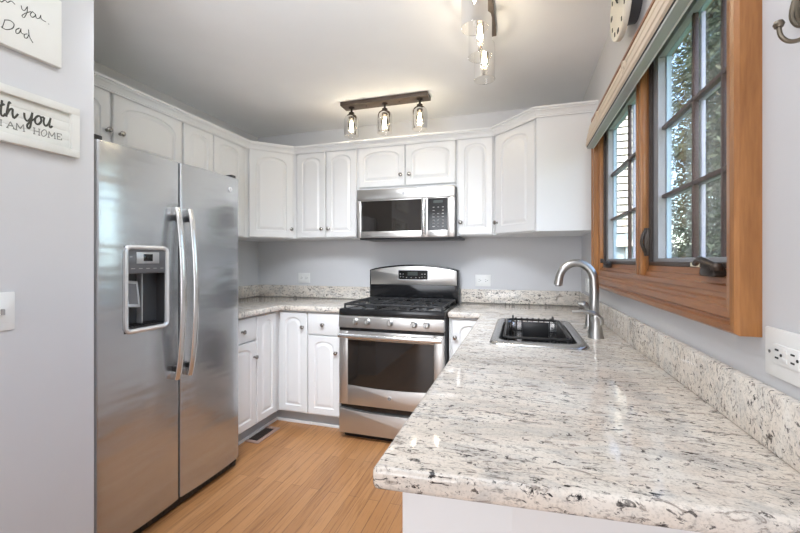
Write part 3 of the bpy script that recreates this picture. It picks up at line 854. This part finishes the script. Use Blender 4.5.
for x, z in [(x, z) for x in (.278, .302, .462, .486) for z in (1.118, 1.142)] + [(x, 1.113) for x in (.33, .37, .41, .44)]:
    b = B(); b.box(x - .004, x + .005, y0f - .0058, y0f - .004, z - .003, z + .003); b.build('button', M['legend'], cp)
b = B(); b.box(.340, .425, y0f - .0056, y0f - .004, 1.130, 1.160); b.build('clock_display', M['lcd'], cp)
# control panel
b = B(); b.prism([(-.004, .868), (-.012, .860), (-.018, .786), (.036, .786), (.036, .868)], 'YZ', .004, RW - .004, .002)
b.build('control_panel', M['steel_h'], RG)
for x in (.130, .220, .384, .552, .638):
    mm = Matrix.Translation((x, -.015, .828)) @ Matrix.Rotation(R(-4), 4, 'X')
    b = B(); b.lathe([(0, 0), (.024, 0), (.024, .004), (.019, .007), (.0175, .026), (.015, .029), (0, .029)], (0, 0, 0), 24, mm, '-Y')
    b.box(-.004, .004, -.036, -.02, -.017, .017, .002, 2, mm)
    b.build('control_knob', M['nickel'], RG)
b = B(); b.box(.004, RW - .004, -.002, .036, .764, .786); b.build('vent_gap', M['black'], RG)
for k in range(8):
    if k in (1, 4): continue
    b = B(); b.box(.11 + k * .07, .16 + k * .07, -.004, .0, .774, .780); b.build('vent_slot', M['dark_slot'], RG)
# oven door
b = B()
b.box(.006, .072, -.012, .034, .248, .762, .004).box(RW - .072, RW - .006, -.012, .034, .248, .762, .004)
b.box(.070, RW - .070, -.012, .034, .700, .762, .004)
b.prism([(.070, .248), (RW - .070, .248), (RW - .070, .385)] + [(RW - .070 - (RW - .140) * k / 12, .385 - .012 * math.sin(PI * k / 12)) for k in range(1, 12)] + [(.070, .385)], 'XZ', -.012, .034, .002)
od = b.build('oven_door', M['steel_h'], RG)
b = B(); b.box(.066, RW - .066, -.008, .030, .372, .705); b.build('oven_window', M['darkglass'], od)
b = B(); hp = [(x, -.044 - .012 * math.sin(PI * (x - .016) / (RW - .032)), .735) for x in [.016 + (RW - .032) * k / 20 for k in range(21)]]
b.tube(hp, .0175, 12, False, None, ((0, 1, 0), .7))
for x in (.045, RW - .045): b.box(x - .016, x + .016, -.048, -.008, .722, .748, .005)
b.build('door_handle', M['steel_bar'], od)
b = B(); b.lathe([(0, 0), (.014, 0), (.014, .0025), (.0115, .0035), (.011, .002), (0, .002)], (.380, -.0115, .318), 24, None, '-Y'); b.build('badge', M['chrome'], od)
b = B(); b.lathe([(0, .002), (.0105, .002), (.0105, .0028), (0, .0028)], (.380, -.0115, .318), 20, None, '-Y'); b.build('badge_field', M['charcoal'], od)
b = B(); monogram(b, .380, -.0148, .318, .010); b.build('emblem', M['chrome'], od)
# drawer with a scooped top edge
b = B(); b.prism([(.006, .048), (RW - .006, .048), (RW - .006, .222)] + [(RW - .006 - (RW - .012) * k / 20, .222 - .022 * (1 - abs(2 * k / 20 - 1) ** 2.5)) for k in range(1, 20)] + [(.006, .222)], 'XZ', -.012, .034, .003)
b.build('drawer', M['steel_h'], RG)
b = B(); b.box(.01, RW - .01, .012, .034, .20, .25); b.box(.02, RW - .02, .05, .10, 0.0, .05); b.build('drawer_gap', M['black'], RG)

# ------------------------------------------------------------------ microwave
MWX, MWY, MWZ0, MWZ1, MWW = -1.200, 2.770, 1.413, 1.796, .758
MW = thing('microwave', 'stainless over-the-range microwave mounted under the short cabinet', 'microwave', (MWX, MWY, MWZ0))
MH = MWZ1 - MWZ0
b = B(); b.box(.002, MWW - .002, .030, YB - MWY - .003, 0.014, MH, .003); b.build('body', M['charcoal'], MW)
b = B(); b.box(.02, MWW + .030, .012, .33, 0, .016, .003); b.build('vent_base', M['black_plastic'], MW)
b = B(); b.box(0, MWW, 0, .030, MH - .080, MH, .004); b.build('top_grille_panel', M['steel_h'], MW)
b = B()
b.box(0, .036, 0, .030, .012, MH - .082, .003).box(.512, .562, 0, .03, .012, MH - .082, .003).box(MWW - .052, MWW, 0, .030, .012, MH - .082, .003)
b.box(.034, .514, 0, .03, .012, .062, .003).box(.034, .514, 0, .03, MH - .090, MH - .082, .002).box(.560, MWW - .050, 0, .03, .012, .062, .003).box(.560, MWW - .050, 0, .03, MH - .090, MH - .082, .002)
fr = b.build('door_frame', M['steel_h'], MW)
b = B(); b.box(.034, .514, .004, .028, .060, MH - .088); b.build('door_window', M['darkglass'], MW)
b = B(); b.box(.560, MWW - .050, .003, .028, .060, MH - .088); cp = b.build('keypad_panel', M['display'], MW)
b = B(); b.box(.602, .672, .0018, .004, MH - .124, MH - .104); b.build('display', M['lcd'], cp)
for r_ in range(7):
    for c_ in range(3):
        if r_ == 5 and c_ == 1: continue
        x = .598 + c_ * .034; z = .085 + r_ * .0235
        b = B(); b.box(x, x + .013, .0022, .004, z, z + .005); b.build('button', M['legend'], cp)
b = B(); hp = [(.537, -.020 - .016 * math.sin(PI * k / 16), .030 + .262 * k / 16) for k in range(17)]
b.tube(hp, .0125, 10, False, None, ((0, 1, 0), .7)); b.box(.527, .547, -.022, .004, .034, .056, .003).box(.527, .547, -.022, .004, .270, .290, .003)
b.build('handle', M['steel_bar'], MW)
b = B(); b.lathe([(0, 0), (.013, 0), (.013, .0025), (.011, .0035), (.0105, .002), (0, .002)], (.378, .0005, MH - .040), 24, None, '-Y'); b.build('badge', M['chrome'], MW)
b = B(); monogram(b, .378, -.0022, MH - .040, .010); b.build('emblem', M['charcoal'], MW)

# ------------------------------------------------------------------ sink, dish rack, faucet
SK = thing('kitchen_sink', 'drop-in stainless sink with rounded raised rim in the granite counter', 'sink', (0, 0, .914))
def ring_loft(loops):
    bm = bmesh.new(); V = [[bm.verts.new(p) for p in lp] for lp in loops]
    for A, C in zip(V, V[1:]):
        for i in range(len(A)):
            j = (i + 1) % len(A); bm.faces.new((A[i], A[j], C[j], C[i]))
    bm.faces.new(V[-1])
    bb = B(); bb._join(bm); return bb
def lp(ins, z, r): return [(x, y, z) for x, y in rrect(-.118 + ins, .262 - ins, 1.605 + ins + (.030 if ins > .02 else 0), 2.318 - ins, r, 6)]
ring_loft([lp(0, .001, .05), lp(.002, .006, .05), lp(.010, .010, .05), lp(.026, .0105, .05), lp(.036, .006, .055), lp(.042, -.006, .06), lp(.046, -.05, .06), lp(.052, -.185, .06), lp(.075, -.205, .05)]).build('basin', M['sinksteel'], SK, sharp=60)
b = B(); b.lathe([(0, 0), (.042, 0), (.045, .004), (.035, .005), (.03, .001), (0, .001)], (.07, 1.96, -.2045), 20); b.build('drain', M['chrome'], SK)
DR = thing('dish_rack', 'black dish rack standing inside the sink', 'dish rack', (.072, 1.990, .914))
b = B()
rx, ry = .134, .268
for z, e in ((.012, 0), (-.05, .004), (-.12, .008)):
    b.tube([(x, y, z) for x, y in rrect(-rx + e, rx - e, -ry + e, ry - e, .03, 4)], .006 if z > 0 else .0035, 6, True)
for k in range(9):
    x = -rx + .02 + k * (2 * rx - .04) / 8
    b.tube([(x, -ry, .012), (x, -ry + .006, -.12), (x, -ry + .02, -.14), (x, ry - .02, -.14), (x, ry - .006, -.12), (x, ry, .012)], .003, 6)
for k in range(13):
    y = -ry + .03 + k * (2 * ry - .06) / 12
    b.tube([(-rx, y, .012), (-rx + .006, y, -.12), (-rx + .02, y, -.14), (rx - .02, y, -.14), (rx - .006, y, -.12), (rx, y, .012)], .003, 6)
for sx, sy in ((1, 1), (1, -1), (-1, 1), (-1, -1)):
    b.tube([(sx * (rx - .025), sy * (ry - .05), -.140), (sx * (rx - .025), sy * (ry - .05), -.1965)], .006, 8)
b.build('wire_frame', M['black_plastic'], DR)
b = B()
b.box(-.055, .075, ry - .10, ry - .094, -.10, .016, .002).box(-rx + .004, -rx + .010, -.16, .20, -.11, .006, .002).box(rx - .016, rx - .008, -.24, .24, -.11, .018, .003)
b.box(-.100, .100, -.10, .16, -.136, -.130); b.build('tray_panel', M['black_plastic'], DR)
b = B()
for k in range(7): b.tube([(-.09 + k * .03, ry + .001, .012), (-.09 + k * .03, ry - .004, .021)], [.005, .006], 6)
for x in (-.105, .10): b.tube(catmull([(x, ry - .05, .012), (x, ry - .03, .034), (x, ry + .0, .030), (x, ry, .012)], 4), .005, 6)
b.build('prong', M['black_plastic'], DR)

FC = thing('kitchen_faucet', 'brushed nickel gooseneck faucet behind the sink', 'faucet', (.334, 2.0, .914))
b = B(); b.lathe([(0, 0), (.028, 0), (.028, .006), (.025, .012), (.021, .03), (.0225, .06), (.022, .10), (.021, .14)], (0, 0, 0), 24)
b.build('spout_base', M['nickel'], FC)
arc = [(0, 0, .13), (.002, 0, .19), (.000, 0, .235)]
for k in range(1, 15):
    a = PI * k / 15 * 1.02
    arc.append((-.076 + .076 * math.cos(a), 0, .240 + .088 * math.sin(a)))
arc += [(-.156, 0, .222)]
arc = catmull(arc, 3)
rr = [.0215 - .003 * min(1, i / 20) for i in range(len(arc))]
for i in range(4): rr[-1 - i] = .0205 - i * .0005
B().tube(arc, rr, 16).build('gooseneck', M['nickel'], FC)
b = B(); b.lathe([(.0135, -.003), (.012, .0), (0, .0)], (-.1565, 0, .2205), 16); b.build('aerator', M['greyplastic'], FC)
# single-handle valve standing in front of the spout
HV = thing('faucet_handle', 'conical nickel faucet valve with a curved lever, nearest the camera beside the sink', 'faucet handle', (.322, 1.885, .914))
b = B(); b.lathe([(0, 0), (.033, 0), (.033, .005), (.0305, .012), (.026, .05), (.0225, .075), (.020, .085), (.014, .098), (0, .103)], (0, 0, 0), 24); b.build('valve_body', M['nickel'], HV)
lv = catmull([(.014, 0, .058), (.012, 0, .086), (-.010, 0, .106), (-.050, 0, .114), (-.096, 0, .112)], 5)
B().tube(lv, [.020 - .012 * i / (len(lv) - 1) for i in range(len(lv))], 12, False, None, ((0, 0, 1), .75)).build('lever', M['nickel'], HV)
SD = thing('soap_dispenser', 'short nickel soap dispenser with rounded head behind the gooseneck', 'soap dispenser', (.330, 2.125, .914))
b = B(); b.lathe([(0, 0), (.023, 0), (.023, .005), (.016, .012), (.013, .05), (.011, .085), (0, .088)], (0, 0, 0), 20); b.build('pump_body', M['nickel'], SD)
B().tube(catmull([(.004, 0, .082), (-.010, 0, .110), (-.030, 0, .122), (-.046, 0, .116)], 4), [.016] * 4 + [.017] * 4 + [.015] * 4 + [.012], 12).build('pump_head', M['nickel'], SD)

# ------------------------------------------------------------------ outlets and switch (local: face y=0 outward -y)
def outlet(label, loc, rz, w_=.122, h_=.092):
    o = thing('wall_outlet', label, 'outlet', loc, rz, 'wall outlets')
    b = B(); b.box(-w_ / 2, w_ / 2, 0, .006, -h_ / 2, h_ / 2, .002); b.build('cover_plate', M['plastic'], o)
    for s in (-1, 1):
        b = B(); b.prism(rrect(s * .026 - .019, s * .026 + .019, -.018, .018, .010), 'XZ', -.002, .004); rc = b.build('receptacle', M['plastic'], o)
        b = B(); b.box(s * .026 - .008, s * .026 + .001, -.0026, -.001, -.0085, -.006).box(s * .026 - .007, s * .026 + .0, -.0026, -.001, .006, .0085)
        b.lathe([(0, 0), (.003, 0), (.003, .0006), (0, .0006)], (s * .026 + .009, -.002, 0), 10, None, '-Y'); b.build('slot', M['dark_slot'], rc)
    return o
OT = outlet('white duplex outlet on the back wall left of the range', (-1.908, YB - .0065, 1.092), 0)
o2 = copy_tree(OT); o2.location = (-.279, YB - .0065, 1.092); o2['label'] = 'white duplex outlet on the back wall right of the range'
o3 = copy_tree(OT); o3.location = (XR - .0065, 2.905, 1.085); o3.rotation_euler = (0, 0, R(-90)); o3['label'] = 'white outlet on the window wall, seen through the gooseneck faucet'
GF = thing('wall_outlet', 'large white outlet plate on the wall at the right edge, under the hook', 'outlet', (XR - .0075, .832, 1.088), R(-90))
# local x -> -Y
b = B(); b.box(-.064, .064, 0, .007, -.044, .044, .003); b.build('cover_plate', M['plastic'], GF)
b = B(); b.box(-.034, .034, -.003, .004, -.0175, .0175, .002); rc = b.build('receptacle', M['plastic'], GF)
b = B()
for s in (-1, 1):
    for z in (-.008, .006): b.box(s * .021 - .005, s * .021 + .004, -.0038, -.002, z, z + .003)
    b.lathe([(0, 0), (.0027, 0), (.0027, .0008), (0, .0008)], (s * .021 + .011, -.003, 0), 10, None, '-Y')
b.build('slot', M['dark_slot'], rc)
for z in (-.012, .003):
    b = B(); b.box(-.006, .006, -.0042, -.002, z, z + .009, .001); b.build('test_button', M['whiteline'], rc)
for x in (-.048, .048):
    b = B(); b.lathe([(0, 0), (.003, 0), (.003, .001), (0, .001)], (x, 0, 0), 10, None, '-Y'); b.build('screw', M['knob'], GF)
SW = thing('light_switch', 'white light switch plate on the grey wall under the framed sign', 'light switch', (-1.49 + .0065, .737, 1.100), R(90))
b = B(); b.box(-.058, .058, 0, .006, -.058, .058, .003); b.build('cover_plate', M['plastic'], SW)
for x in (-.025, .025):
    b = B(); b.box(x - .017, x + .017, -.002, .003, -.034, .034, .001); b.build('rocker', M['plastic'], SW)
    b = B(); b.box(x - .004, x + .004, -.010, .0, -.010, .008, .002); b.build('toggle', M['legend'], SW)

# ------------------------------------------------------------------ floor register
FV = thing('floor_vent', 'rose-brown floor register with dark slots near the corner cabinets', 'floor vent', (-1.776, 2.378, 0))
b = B(); b.box(-.073, -.040, -.130, .130, .0005, .006, .002).box(.040, .073, -.130, .130, .0005, .006, .002).box(-.042, .042, -.130, -.098, .0005, .006, .002).box(-.042, .042, .098, .130, .0005, .006, .002)
b.build('vent_frame', M['ventwood'], FV)
b = B(); b.box(-.041, .041, -.099, .099, .0004, .0015); b.build('vent_opening', M['dark_slot'], FV)
b = B()
for x in (-.026, -.009, .009, .026): b.box(x - .003, x + .003, -.098, .098, .0015, .005)
b.box(-.04, .04, -.003, .003, .0015, .0045); b.build('louver', M['trackdark'], FV)

# ------------------------------------------------------------------ ceiling lights
def fixture(label, loc, rz, spacing, half, jar_prof, zb):
    """three-jar ceiling bar; local x along the bar; origin at ceiling"""
    f = thing('ceiling_light', label, 'ceiling light', loc, rz, 'three-jar ceiling lights')
    b = B(); b.box(-half, half, -.056, .056, -.030, -.0005, .004)
    b.build('mounting_bar', M['barwood'], f)
    for x in (-spacing * .55, spacing * .42):
        b = B(); b.lathe([(0, -.034), (.005, -.033), (.006, -.030), (0, -.0295)], (x, 0, 0), 12); b.build('bar_screw', M['bronze'], f)
    for k in (-1, 0, 1):
        x = k * spacing
        b = B(); b.lathe([(0, -.030), (.022, -.030), (.022, -.036), (.008, -.040), (.008, -.064), (.019, -.068), (.021, -.074), (.021, -.112), (.017, -.116), (0, -.116)], (x, 0, 0), 18)
        b.build('socket', M['bronze'], f)
        b = B(); b.lathe(jar_prof, (x, 0, 0), 28); j = b.build('glass_jar', M['jar'], f, sharp=80)
        b = B(); b.lathe([(.012, -.116), (.014, -.130), (.024, -.150), (.027, -.168), (.022, -.188), (.012, -.200), (0, -.203)], (x, 0, 0), 18); bu = b.build('bulb', M['bulbglass'], f, sharp=80)
        b = B()
        for q in range(4):
            a = q * PI / 2 + .4
            b.tube([(x + .004 * math.cos(a), .004 * math.sin(a), -.128), (x + .011 * math.cos(a), .011 * math.sin(a), -.186)], .0036, 6)
        b.build('filament', M['filament'], bu)
        p = Matrix.Rotation(rz, 4, 'Z') @ Vector((x, 0, -.165)) + Vector(loc)
        light('bulb_glow', 'POINT', p, (0, 0, 0), 1.2, (.96, .98, 1.0), .022)
    return f
bell = [(.020, -.082), (.030, -.086), (.047, -.100), (.055, -.120), (.056, -.150), (.055, -.195), (.053, -.246), (.0545, -.248), (.0555, -.246)]
cyl = [(.020, -.085), (.044, -.088), (.050, -.094), (.0515, -.105), (.0515, -.272), (.0525, -.274), (.0535, -.272)]
fixture('bronze bar ceiling light with three clear jar shades above the microwave', (-.947, 2.70, ZC), 0, .266, .335, bell, 0)
fixture('bronze bar ceiling light with three cylinder jar shades, nearest the camera at the top edge', (-.168, 1.772, ZC), R(90), .228, .288, cyl, 0)

# ------------------------------------------------------------------ wall signs (world coordinates on the partition face X=-1.49)
PX = -1.49
def on_sign(root, strokes, name, mat, X, r, parent):
    b = B()
    for st in strokes:
        pts = catmull([(X, y, z) for y, z in st], 4) if len(st) > 2 else [(X, y, z) for y, z in st]
        b.tube(pts, r, 6, False, None, ((1, 0, 0), .35))
    o = b.build(name, mat, parent); o.matrix_parent_inverse = Matrix.Translation(-root.location); return o
SG = thing('wall_sign', 'framed white plank sign with black script lettering, hung low beside the switch wall edge', 'sign', (PX, .72, 1.61))
SG['label'] = 'framed white plank sign with script and printed lettering above the light switch'
y0, y1, z0, z1 = .40, .969, 1.611, 1.782
def W(b, name, mat): 
    o = b.build(name, mat, SG); o.matrix_parent_inverse = Matrix.Translation(-SG.location); return o
b = B(); fw = .026
b.box(PX + .001, PX + .022, y0, y1, z0, z0 + fw, .002).box(PX + .001, PX + .022, y0, y1, z1 - fw, z1, .002).box(PX + .001, PX + .0215, y1 - fw, y1 - .0005, z0 + fw - .003, z1 - fw + .003).box(PX + .001, PX + .0215, y0 + .0005, y0 + fw, z0 + fw - .003, z1 - fw + .003)
W(b, 'frame', M['sign'])
b = B()
for k in range(4):
    h = (z1 - z0 - 2 * fw) / 4; b.box(PX + .001, PX + .010, y0 + fw - .002, y1 - fw + .002, z0 + fw + k * h, z0 + fw + (k + 1) * h - .0003, .0005)
W(b, 'plank_panel', M['sign'])
SX = PX + .0105
def from_img(pts, X, k, ox, oy):
    """pixels of an enlarged crop of the photograph -> (Y, Z) on the wall plane"""
    out = []
    s_, c_ = math.sin(.298), math.cos(.298)
    for px, py in pts:
        u, v = ox + px / k, oy + py / k
        a = (u - 400) / 388.056; rx_ = c_ * a - s_; t = X / rx_
        out.append((round((s_ * a + c_) * t, 4), round(1.254 - (v - 260.423) / 388.056 * t, 4)))
    return out
script = [[(10, 195), (5, 235), (5, 262), (15, 272), (27, 260)], [(-8, 224), (22, 214)], [(-60, 225), (-52, 260), (-40, 225), (-30, 262), (-20, 225)],
          [(52, 212), (44, 205), (36, 240), (30, 275)], [(31, 266), (48, 240), (61, 238), (61, 262), (68, 282), (88, 262)],
          [(118, 256), (120, 280), (132, 296), (148, 282), (157, 255)], [(157, 255), (153, 290), (146, 325), (136, 331), (132, 315), (150, 297), (172, 284)],
          [(186, 270), (172, 282), (172, 304), (186, 312), (200, 297), (196, 276), (186, 270)], [(196, 278), (213, 278)],
          [(215, 278), (212, 302), (221, 320), (236, 308), (246, 282)], [(246, 282), (240, 310), (244, 328), (254, 320)]]
on_sign(SG, [from_img(s, SX, 4.85, 0, 60) for s in script], 'script_lettering', M['ink'], SX, .0030, SG)
serif = [[(5, 289), (5, 317)], [(0, 288), (10, 291)], [(0, 316), (10, 319)], [(35, 327), (51, 299)], [(51, 299), (69, 334)], [(42, 317), (62, 321)], [(30, 326), (41, 329)], [(63, 333), (75, 336)],
         [(79, 338), (81, 306)], [(81, 306), (98, 333)], [(98, 333), (114, 313)], [(114, 313), (117, 346)], [(74, 337), (85, 340)], [(111, 345), (122, 348)],
         [(166, 358), (166, 329)], [(190, 364), (190, 335)], [(166, 343), (190, 349)], [(161, 357), (171, 359)], [(185, 363), (195, 366)], [(161, 328), (171, 330)], [(185, 334), (195, 336)],
         [(213, 338), (201, 350), (204, 366), (215, 370), (227, 358), (223, 342), (213, 338)],
         [(236, 375), (238, 346)], [(238, 346), (251, 371)], [(251, 371), (265, 352)], [(265, 352), (267, 382)], [(231, 374), (241, 376)], [(262, 381), (272, 383)],
         [(279, 356), (279, 384)], [(276, 355), (298, 360)], [(279, 370), (292, 373)], [(276, 383), (299, 388)], [(298, 360), (298, 366)], [(299, 381), (299, 388)]]
on_sign(SG, [from_img(s, SX, 4.85, 0, 60) for s in serif], 'printed_lettering', M['ink_grey'], SX, .0013, SG)
PQ = thing('wall_plaque', 'white unframed plaque with thin handwriting at the top left corner', 'plaque', (PX, .62, 1.90))
o = B().box(PX + .001, PX + .020, .36, .914, 1.900, 2.125, .003).build('board', M['canvas'], PQ); o.matrix_parent_inverse = Matrix.Translation(-PQ.location)
hand = [[(-30, -10), (-20, 4), (-8, -6), (5, 8), (20, 0), (30, 10), (45, 4), (60, 18)],
        [(85, 22), (88, 36), (98, 42), (110, 26)], [(110, 26), (108, 50), (96, 70), (88, 62), (104, 52), (124, 46)],
        [(130, 46), (121, 58), (130, 70), (142, 60), (130, 46)], [(142, 56), (146, 72), (158, 72), (163, 60)], [(163, 60), (166, 76), (184, 88)], [(193, 95), (196, 97)],
        [(20, 78), (14, 96), (8, 112)], [(4, 106), (24, 118), (50, 113), (56, 96), (40, 82), (18, 80)],
        [(78, 112), (64, 120), (66, 134), (78, 130), (84, 114)], [(84, 114), (85, 130), (97, 138)], [(110, 136), (98, 138), (98, 150), (108, 152), (116, 138)], [(114, 118), (118, 146), (132, 172)]]
for part in (hand[:1], hand[1:6], hand[6:7], hand[7:8] + hand[8:]): on_sign(PQ, [from_img(s, PX + .0205, 4.0, 0, 0) for s in part], 'handwriting', M['ink'], PX + .0205, .0012, PQ)

# ------------------------------------------------------------------ clock over the window, hook by the window
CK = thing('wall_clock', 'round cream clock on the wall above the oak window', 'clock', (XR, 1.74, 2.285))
b = B(); b.lathe([(0, .0005), (.085, .0005), (.088, .045), (.08, .05), (0, .05)], (0, 0, 0), 32, None, '-X'); b.build('clock_shadow_case', M['charcoal'], CK)  # dark body stands in for the shadow behind the clock face
b = B(); b.lathe([(0, .049), (.138, .049), (.141, .053), (.141, .066), (.137, .070), (.128, .068), (0, .068)], (0, 0, 0), 40, None, '-X'); b.build('clock_face', M['clockface'], CK)
for k in range(12):
    a = k * PI / 6; rr_ = .112
    big = k % 3 == 0; b = B()
    b.box(-.0705, -.067, rr_ * math.sin(a) - (.010 if big else .004), rr_ * math.sin(a) + (.010 if big else .004), rr_ * math.cos(a) - .008, rr_ * math.cos(a) + .008)
    b.build('hour_mark', M['ink'], CK)
b = B(); b.tube([(-.0715, 0, 0), (-.0715, .045, .05)], .003, 6); b.build('clock_hand', M['ink'], CK); b = B(); b.tube([(-.0725, 0, 0), (-.0725, -.02, .085)], .0022, 6); b.build('clock_hand', M['ink'], CK)
HK = thing('wall_hook', 'dark ornate leaf-shaped metal hook on the wall right of the window', 'hook', (XR - .001, .758, 1.652))
b = B()
# leaf-shaped plate built of overlapping ribbed lobes
for s in range(-3, 4):
    y = s * .0085
    ln = .060 - abs(s) * .013
    b.tube(catmull([(-.004, y * .3, .075), (-.014, y * 1.2, .04), (-.017, y * 1.6, .005), (-.013, y * 1.3, -.012 - ln * .25), (-.006, y * .4, -.020 - ln * .35)], 5), [.0015 + .0030 * math.sin(PI * i / 20) for i in range(21)], 7)
for s in (-1, 1):
    b.tube(catmull([(-.006, s * .004, .05), (-.014, s * .016, .042), (-.016, s * .024, .03), (-.012, s * .024, .018), (-.008, s * .016, .014)], 4), .0038, 7)
    b.tube(catmull([(-.006, s * .004, .08), (-.012, s * .018, .078), (-.014, s * .026, .066), (-.010, s * .024, .054)], 4), .0035, 7)
b.box(-.006, 0, -.012, .012, -.03, .09, .002)
b.build('leaf_plate', M['pewter'], HK)
b = B(); b.tube(catmull([(-.006, 0, -.020), (-.010, -.0, -.040), (-.026, .0, -.054), (-.042, .0, -.056), (-.053, .0, -.046), (-.056, .0, -.030)], 6), [.0033] * 31, 9)
b.lathe([(0, -.006), (.0055, -.005), (.0075, 0), (.0055, .005), (0, .006)], (-.056, 0, -.027), 12)
b.build('hook_arm', M['pewter'], HK)
